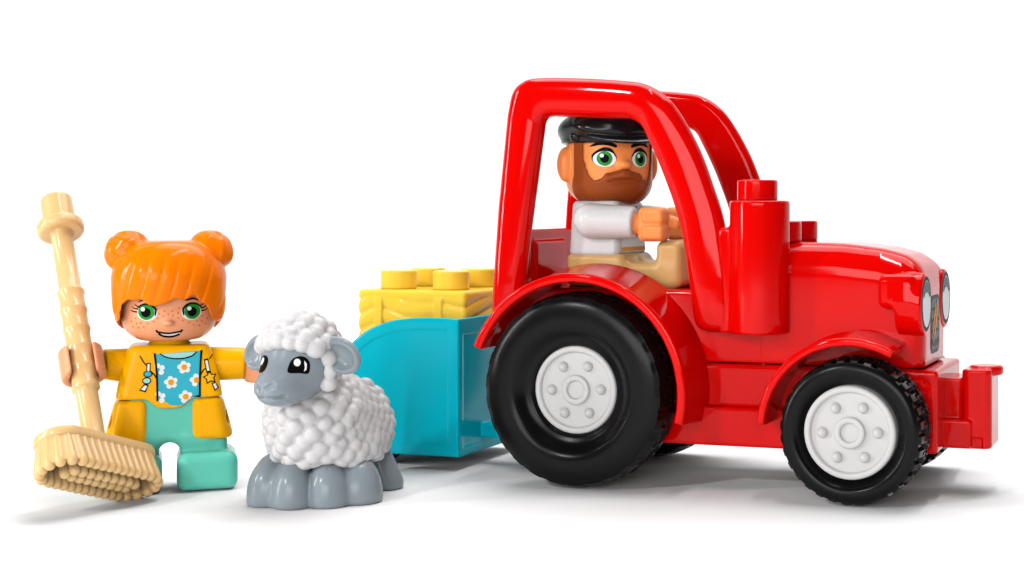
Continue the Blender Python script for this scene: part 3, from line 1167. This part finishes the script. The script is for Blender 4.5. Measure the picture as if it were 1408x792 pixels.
for nm, ra, rb, mt, ly in (('star_rim', 0.175, 0.10, 'p_black', 3), ('star', 0.125, 0.07, 'p_yellow', 4)):
    pts = []
    for k in range(10):
        a = R(100 + 36 * k)
        r = ra if k % 2 == 0 else rb
        pts.append((sc_[0] + r * math.cos(a), sc_[1] + r * math.sin(a)))
    pr.fill(nm, pts, mt, ly, 2)
pr.fill('toggle_rim', dense([z3(*p) for p in [(730, 262), (748, 256), (765, 285), (745, 298)]], 0.04), 'p_black', 2, 2)
pr.fill('toggle', dense([z3(*p) for p in [(736, 266), (747, 262), (757, 284), (747, 290)]], 0.04), 'p_white', 3, 2)


def g_legs_fn(P):
    X, Y, Z = P.T
    Pm = np.stack([np.abs(X), Y, Z], 1)
    d = bx(P, -1.0, 1.0, -0.72, 0.70, gz(610), 2.45, 0.18)
    leg = bx(Pm, 0.26, 1.36, -0.66, 0.62, 0.0, 1.36, 0.20)
    foot = bx(Pm, 0.17, 1.60, -1.02, 0.66, 0.0, 0.96, 0.26)
    foot = smax(foot, -Z + 0.0, 0.06)
    d = smin(d, smin(leg, foot, 0.10), 0.34)
    return smax(d, -Z, 0.08)


link('legs', sdf_mesh('legs', g_legs_fn, (-1.8, -1.3, -.15), (1.8, 1.0, 2.6), 0.04), 'mint', girl)
for s in (-1, 1):
    def skirt_fn(P, s=s):
        X, Y, Z = P.T
        q = np.stack([X * s, Y, Z], 1)
        t = np.clip((Z - gz(606)) / 1.0, 0, 1)
        wide = 1.52 - 0.26 * t
        qq = np.stack([q[:, 0] * 1.0 - (wide - 1.26) * np.clip((q[:, 0] - 0.52) / 0.74, 0, 1), q[:, 1], q[:, 2]], 1)
        d = bx(qq, 0.52, 1.26, -0.82, 0.78, gz(613 if s < 0 else 607), gz(549), 0.15)
        d = smax(d, (q[:, 0] * 0.80 - q[:, 1] * 0.60) - 1.52 + 0.16 * t, 0.10)
        along = q[:, 0] * 0.80 - q[:, 1] * 0.60
        acr = q[:, 0] * 0.60 + q[:, 1] * 0.80 - 0.45
        hole = np.sqrt(((Z - gz(578)) / 1.5) ** 2 + acr ** 2) - 0.13
        d = smax(d, -np.maximum(hole, 1.10 - along), 0.05)
        return d
    link('jacket_tail', sdf_mesh('jacket_tail', skirt_fn, (-1.8 if s < 0 else .3, -1, 1.1), (-.3 if s < 0 else 1.8, 1, 2.6), 0.035), 'yellow', girl)

# arms and hands
BROOM_L = np.array((0.726, 0.61, -0.319))
BROOM_W = np.array((-0.676, 0.5436, -0.498))
BROOM_N = np.array((-0.13, 0.576, 0.807))
BROOM_N /= np.linalg.norm(BROOM_N)
BROOM_L -= BROOM_N * (BROOM_L @ BROOM_N)
BROOM_L /= np.linalg.norm(BROOM_L)
BROOM_W = np.cross(BROOM_N, BROOM_L)
BY = 35.7
BROOM_AT = Vector(((131.5 - 1000) / 2100 * BY, BY, 7 - (617 - 285) / 2100 * BY))
BYAW = math.atan2(BROOM_AT.x, BROOM_AT.y)
broom_rot = Matrix.Rotation(-BYAW, 3, 'Z') @ Matrix((BROOM_L, BROOM_W, BROOM_N)).transposed()
GRIP = 2.30                                # how far up the handle the hand holds
grip_world = BROOM_AT + broom_rot @ Vector((0, 0, GRIP))
girl_inv = Matrix.Rotation(GYAW, 3, 'Z')
grip = girl_inv @ (grip_world - girl.location)
grip_axis = np.array(girl_inv @ (broom_rot @ Vector((0, 0, 1))))
grip = np.array(grip)


sh = np.array((-0.92, -0.05, 3.08))
fore = grip + np.array((0.0, 0.30, 0.0)) - sh
el = sh + fore * 0.66
f = arm_fn(sh, el, 0.43, 0.36, 0.06)
arm = link('arm', sdf_mesh('arm', f, np.minimum(sh, el) - .65, np.maximum(sh, el) + .65, 0.035), 'yellow', girl)
zax = grip_axis / np.linalg.norm(grip_axis)
yax = grip - sh
yax = -np.array((0.10, -1.0, 0.1))
yax -= zax * (yax @ zax)
yax /= np.linalg.norm(yax)
xax = np.cross(yax, zax)
HM = np.stack([xax, yax, zax], 1)


def g_hand_fn(P):
    q = (P - grip) @ HM
    d = c_hand(q)
    w = grip + HM @ np.array((0.15, 0.42, -0.05))
    return smin(d, cap(P, tuple(el - fore * 0.15), tuple(w), 0.25, 0.24), 0.10)


link('hand', sdf_mesh('hand', g_hand_fn, np.minimum(grip, el) - .8, np.maximum(grip, el) + .8, 0.03), 'skin', arm)
sh = np.array((0.92, -0.02, 3.06))
el = np.array((1.92, -0.12, 3.04))
f = arm_fn(sh, el, 0.43, 0.40, 0.10)
arm = link('arm', sdf_mesh('arm', f, np.minimum(sh, el) - .6, np.maximum(sh, el) + .6, 0.035), 'yellow', girl)


def g_hand2_fn(P):
    q = P - np.array((2.28, -0.20, 2.98))
    d = c_hand(np.stack([q[:, 1], -q[:, 0], q[:, 2]], 1))
    return smin(d, cap(P, (1.6, -0.1, 3.02), (1.95, -0.18, 2.99), 0.25), 0.08)


link('hand', sdf_mesh('hand', g_hand2_fn, (1.3, -.9, 2.3), (3.0, .5, 3.7), 0.03), 'skin', arm)

# ================================================================== broom
broom = thing('toy_broom', 'tan toy broom with a bamboo-ringed handle held upright by the girl', 'toy broom', BROOM_AT, 0)
broom.rotation_euler = broom_rot.to_euler()


def lathe_z(prof, seg=48):
    n = len(prof)
    V = [(r * math.cos(2 * math.pi * s / seg), r * math.sin(2 * math.pi * s / seg), z) for s in range(seg) for r, z in prof]
    F = np.array([(s * n + k, ((s + 1) % seg) * n + k, ((s + 1) % seg) * n + k + 1, s * n + k + 1) for s in range(seg) for k in range(n - 1)])
    return V, F


HT = 6.15                                  # where the flange sits on the handle
prof = [(0.30, 0.0), (0.255, 0.12), (0.255, 1.50), (0.275, 1.56), (0.315, 1.60), (0.315, 1.66)]
z = 1.66
rings = 5
seglen = (4.35 - 1.66) / rings
for k in range(rings):
    prof += [(0.315, z + 0.03), (0.295, z + 0.10), (0.290, z + seglen - 0.16), (0.30, z + seglen - 0.08), (0.318, z + seglen - 0.02)]
    z += seglen
prof += [(0.318, z + 0.02), (0.29, z + 0.07), (0.255, z + 0.12), (0.25, HT - 0.05), (0.29, HT)]
V, F = lathe_z(prof)
# notches on the ringed part
link('handle', mesh_np('handle', V, F, True, 40), 'straw', broom)


def flange_fn(P):
    d = cyl(P, (0, 0, HT + 0.17), 0.555, 0.34, 2, 0.12)
    d = smin(d, cyl(P, (0, 0, HT + 0.62), 0.375, 0.95, 2, 0.07), 0.10)
    return d


link('handle_end', sdf_mesh('handle_end', flange_fn, (-.8, -.8, HT - .2), (.8, .8, HT + 1.3), 0.03), 'straw', broom, 'stepped round stud and flange on the handle end')


def plate_fn(P):
    a = np.stack([np.abs(P[:, 0]) - 1.05, np.abs(P[:, 1]) - 0.06], 1)
    d2 = np.sqrt((np.maximum(a, 0) ** 2).sum(1)) + np.minimum(a.max(1), 0) - 0.52
    return extr(d2, P[:, 2], -0.13, 0.11, 0.08)


link('brush_plate', sdf_mesh('brush_plate', plate_fn, (-1.8, -.8, -.3), (1.8, .8, .3), 0.03), 'straw', broom)


def bristle_ring(L, W, n, r, top, bot, name, jit):
    """bristle tufts set round a rounded rectangle, each one a tapered round rod"""
    per = 2 * (2 * L) + 2 * math.pi * W
    out = []
    for k in range(n):
        s = per * k / n
        if s < 2 * L:
            p = (-L + s, -W); nn = (0, -1)
        elif s < 2 * L + math.pi * W:
            a = (s - 2 * L) / W - math.pi / 2
            p = (L + W * math.cos(a), W * math.sin(a)); nn = (math.cos(a), math.sin(a))
        elif s < 4 * L + math.pi * W:
            p = (L - (s - 2 * L - math.pi * W), W); nn = (0, 1)
        else:
            a = (s - 4 * L - math.pi * W) / W + math.pi / 2
            p = (-L + W * math.cos(a), W * math.sin(a)); nn = (math.cos(a), math.sin(a))
        out.append((p, nn))
    return out


bp_ = [(0.001, -0.86), (0.05, -0.855), (0.095, -0.825), (0.122, -0.77), (0.125, -0.68), (0.10, -0.12), (0.10, 0.0)]
V, F = lathe_z([(r, z) for r, z in bp_], 14)
BRI = mesh_np('bristle', V, F)
BRI.materials.append(M['straw'])
for L_, W_, n_, splay in ((1.02, 0.44, 34, 0.13), (0.86, 0.10, 18, 0.03)):
    for (p, nn) in bristle_ring(L_, W_, n_, 0.1, 0, 0, 'bristle', 0):
        b_ = link('bristle', BRI, None, broom)
        ax = Vector((nn[0] * splay, nn[1] * splay, -1)).normalized()
        b_.location = (p[0], p[1], -0.06)
        b_.rotation_euler = Vector((0, 0, -1)).rotation_difference(ax).to_euler()


def bristle_core(P):
    a = np.stack([np.abs(P[:, 0]) - 1.02, np.abs(P[:, 1]) - 0.0], 1)
    t = np.clip(-P[:, 2] / 0.8, 0, 1)
    r = np.sqrt((np.maximum(a, 0) ** 2).sum(1)) + np.minimum(a.max(1), 0) - (0.44 + 0.10 * t)
    shell = np.abs(r) - 0.075
    return np.maximum(shell * 0.9, np.abs(P[:, 2] + 0.40) - 0.40)


link('bristle_wall', sdf_mesh('bristle_wall', bristle_core, (-1.8, -.8, -.9), (1.8, .8, .1), 0.03), 'straw', broom)

# ================================================================== sheep
SYD = 37.0
SX = (450 - 1000) / 2100 * SYD
SYAW = math.atan2(SX, SYD)
sheep = thing('toy_sheep', 'white woolly toy sheep with grey face, ears and feet beside the trailer', 'toy sheep', (SX, SYD, 0), -SYAW)
sheep_to = Matrix.Rotation(SYAW, 3, 'Z')


def sp(px, py, y):
    """a point of the sheep: picture direction at a distance y behind (or before) its middle"""
    u, v = (px - 1000) / 2100, (285 - py) / 2100
    ca, sa = math.cos(SYAW), math.sin(SYAW)
    # world point at depth Yw has local y = -(X-SX)*sa_ + (Y-SYD)*ca_
    d = Vector((u, 1, v))
    dl = sheep_to @ d
    ol = sheep_to @ (Vector((0, 0, 7)) - sheep.location)
    t = (y - ol.y) / dl.y
    p = ol + dl * t
    return np.array(p)


HEADC = sp(410, 500, -1.15)
HW = R(-34)


def body_base(P):
    d = cap(P * np.array((1, 1, 0.92)), (-0.32, -0.46, 1.72), (0.46, 0.70, 1.46), 1.04, 1.03)
    d = smin(d, ell(P, (0.0, 0.1, 1.15), (1.22, 1.38, 0.72)), 0.3)
    return d


def fib(n):
    i = np.arange(n) + 0.5
    ph = np.arccos(1 - 2 * i / n)
    th = math.pi * (1 + 5 ** 0.5) * i
    return np.stack([np.cos(th) * np.sin(ph), np.sin(th) * np.sin(ph), np.cos(ph)], 1)


def march(fn, c, dirs, rmax=4.0):
    t = np.full(len(dirs), rmax)
    for _ in range(60):
        t = t - fn(np.array(c) + dirs * t[:, None]) * 0.8
    return np.array(c) + dirs * t[:, None]


SEED_DIRS = fib(320) + RNG.normal(0, 0.02, (320, 3))
SEED_DIRS /= ln(SEED_DIRS)[:, None]
SEEDS = march(body_base, (0.05, 0.15, 1.55), SEED_DIRS) - 0.05 * SEED_DIRS
SEED_R = RNG.uniform(0.20, 0.235, len(SEEDS))


def tufts(P, seeds, rad, squash=0.62):
    out = np.full(len(P), 1e9)
    for i in range(0, len(P), 20000):
        D = np.sqrt(((P[i:i + 20000, None, :] - seeds[None]) ** 2).sum(-1)) - rad[None]
        # smooth minimum over the nearest tufts
        D.sort(axis=1)
        m = D[:, 0]
        out[i:i + 20000] = smin(m, D[:, 1], 0.035)
    return out


def wool_fn(P):
    base = body_base(P)
    t = tufts(P, SEEDS, SEED_R)
    d = smin(base - 0.03, t, 0.05)
    edge = 0.90 + 0.07 * np.sin(7.0 * np.arctan2(P[:, 1], P[:, 0]))
    return smax(d, edge - P[:, 2], 0.10)


link('wool', sdf_mesh('wool', wool_fn, (-2.0, -1.9, .6), (2.1, 2.4, 3.5), 0.045), 'wool', sheep, 'white bumpy wool coat')


def sheep_feet_fn(P):
    d = None
    pairs = []
    for pair in (((-1.36, -0.72, 0.42), (-0.78, -1.10, 0.46)), ((0.02, -1.16, 0.47), (0.72, -0.88, 0.50))):
        m = None
        for x, y, r in pair:
            e = ell(P, (x, y + 0.05, 0.24), (r * 1.12, r * 1.25, 0.80))
            e = smin(e, cap(P, (x * 0.94, y * 0.8 + 0.1, 0.85), (x, y, 0.10), r * 0.72, r * 1.05), 0.12)
            m = e if m is None else smin(m, e, 0.14)
        pairs.append(m)
    d = smin(pairs[0], pairs[1], 0.05)
    d = smin(d, bx(P, -1.1, 0.9, -0.62, 0.7, 0.0, 1.05, 0.3), 0.08)
    for x, y, r in ((1.38, 0.80, 0.42), (0.98, 1.45, 0.42), (-0.6, 1.45, 0.42)):
        e = cap(P, (x * 0.86, y, 0.85), (x, y - 0.05, 0.12), r * 0.85, r * 1.12)
        d = smin(d, e, 0.10)
    d = smin(d, bx(P, -0.8, 1.1, 0.4, 1.7, 0.0, 1.0, 0.3), 0.15)
    return smax(d, -P[:, 2], 0.07)


link('feet', sdf_mesh('feet', sheep_feet_fn, (-2.2, -1.9, -.15), (2.3, 2.4, 1.4), 0.04), 'grey', sheep)

# the head has a frame of its own: face on -y, turned to the left
hc = Vector(HEADC)


def s_head_fn(P):
    d = ell(P, (0, 0.0, 0.02), (0.86, 0.84, 0.86))
    muz = ell(P, (0, -0.74, -0.48), (0.53, 0.60, 0.43))
    d = smin(d, muz, 0.45)
    X, Y, Z = P.T
    # nostril crease and mouth
    crease = cap(np.stack([np.abs(X), Y, Z], 1), (0.0, -1.36, -0.52), (0.20, -1.26, -0.34), 0.05)
    stem = cap(P, (0, -1.36, -0.52), (0, -1.33, -0.66), 0.045)
    mouth = cap(np.stack([np.abs(X), Y, Z], 1), (0.0, -1.31, -0.68), (0.38, -1.06, -0.62), 0.045)
    for c in (crease, stem, mouth):
        d = smax(d, -c, 0.06)
    return d


SH = sdf_mesh('head', s_head_fn, (-1.2, -1.8, -1.2), (1.2, 1.2, 1.2), 0.035)
shead = link('head', SH, 'grey', sheep)
shead.location = hc
shead.rotation_euler = (0, 0, HW)
pr = Print(SH, shead, lambda a, b: (a, -10.0, b), (0, 1, 0))


class Around(Print):
    """print laid round a head: a is the angle about the vertical axis, b the height"""

    def cast(self, a, b, off):
        d = Vector((math.sin(a), -math.cos(a), 0))
        hit = self.b.ray_cast(Vector((0, 0, b)) + d * 6, -d)
        return hit[0] + hit[1] * off


pa = Around(SH, shead, None, (0, 1, 0))
for s in (-1, 1):
    a0 = s * R(32) + R(5)
    e0 = 0.05
    k = 1.0
    eye = [(-0.25, -0.15), (0.0, -0.18), (0.22, -0.195), (0.26, 0.02), (0.18, 0.15), (0.02, 0.20), (-0.15, 0.155), (-0.24, 0.04)]
    pts = [(a0 + s * p[0] * k / 0.95, e0 + p[1]) for p in spline(eye, 5, True)]
    pa.fill('eye', pts, 'p_black', 1, 4)
    pa.oval('eye_highlight', (a0 - 0.06, e0 + 0.06), 0.09, 0.085, 'p_white', 2, 20, 2)
    cres = [(a0 + s * x / 0.95, e0 + z) for x, z in [(0.12, 0.10), (0.18, 0.02), (0.17, -0.11), (0.10, -0.15), (0.125, -0.06), (0.115, 0.04)]]
    pa.fill('eye_white', dense(cres, 0.05), 'p_white', 2, 2, c=(a0 + s * 0.165 / 0.95, e0 - 0.05))

# woolly cap over the brow, with side locks
cd = fib(112)


def cap_base(P):
    return ell(P, (0, 0.10, 0.16), (0.86, 0.86, 0.88))


CS = march(cap_base, (0, 0.1, 0.16), cd, 2.0)
keep = (CS[:, 2] > 0.42 - 0.42 * CS[:, 1] - 0.0) & (CS[:, 2] > -0.3)
keep |= (CS[:, 1] > 0.28) & (CS[:, 2] > -0.75)
CS = CS[keep]
extra = np.array([(-0.80, -0.02, 0.10), (0.80, -0.02, 0.16), (0.83, 0.02, -0.12), (-0.82, 0.02, -0.14), (0.78, 0.06, -0.42), (-0.78, 0.06, -0.42),
                  (0.0, -0.68, 0.62), (-0.26, -0.66, 0.56), (0.26, -0.66, 0.56), (0.50, -0.55, 0.52), (-0.50, -0.55, 0.52), (0.70, -0.34, 0.42), (-0.70, -0.34, 0.42)])
CS = np.concatenate([CS, extra])
CR = RNG.uniform(0.19, 0.25, len(CS))


def s_cap_fn(P):
    t = tufts(P, CS, CR)
    b = np.maximum(cap_base(P) - 0.02, np.maximum(0.52 - 0.45 * P[:, 1] - P[:, 2], -1))
    return smin(t, b, 0.05)


link('wool_cap', sdf_mesh('wool_cap', s_cap_fn, (-1.3, -1.3, -1.2), (1.3, 1.4, 1.4), 0.035), 'wool', shead)
for s in (-1, 1):
    def ear_fn(P, s=s):
        q = turn(np.stack([P[:, 0] * s, P[:, 1], P[:, 2]], 1), (1.12, 0.05, 0.22), (0, 34, 14))
        d = ell(q, (0, 0, 0), (0.52, 0.19, 0.40))
        d = smin(d, ell(q, (-0.36, 0.02, 0.02), (0.22, 0.17, 0.22)), 0.1)
        hol = ell(q, (0.04, -0.21, -0.02), (0.41, 0.25, 0.30))
        return smax(d, -hol, 0.06)
    link('ear', sdf_mesh('ear', ear_fn, (.3 if s > 0 else -2.0, -.7, -.7), (2.0 if s > 0 else -.3, .8, 1.0), 0.03), 'grey', shead)
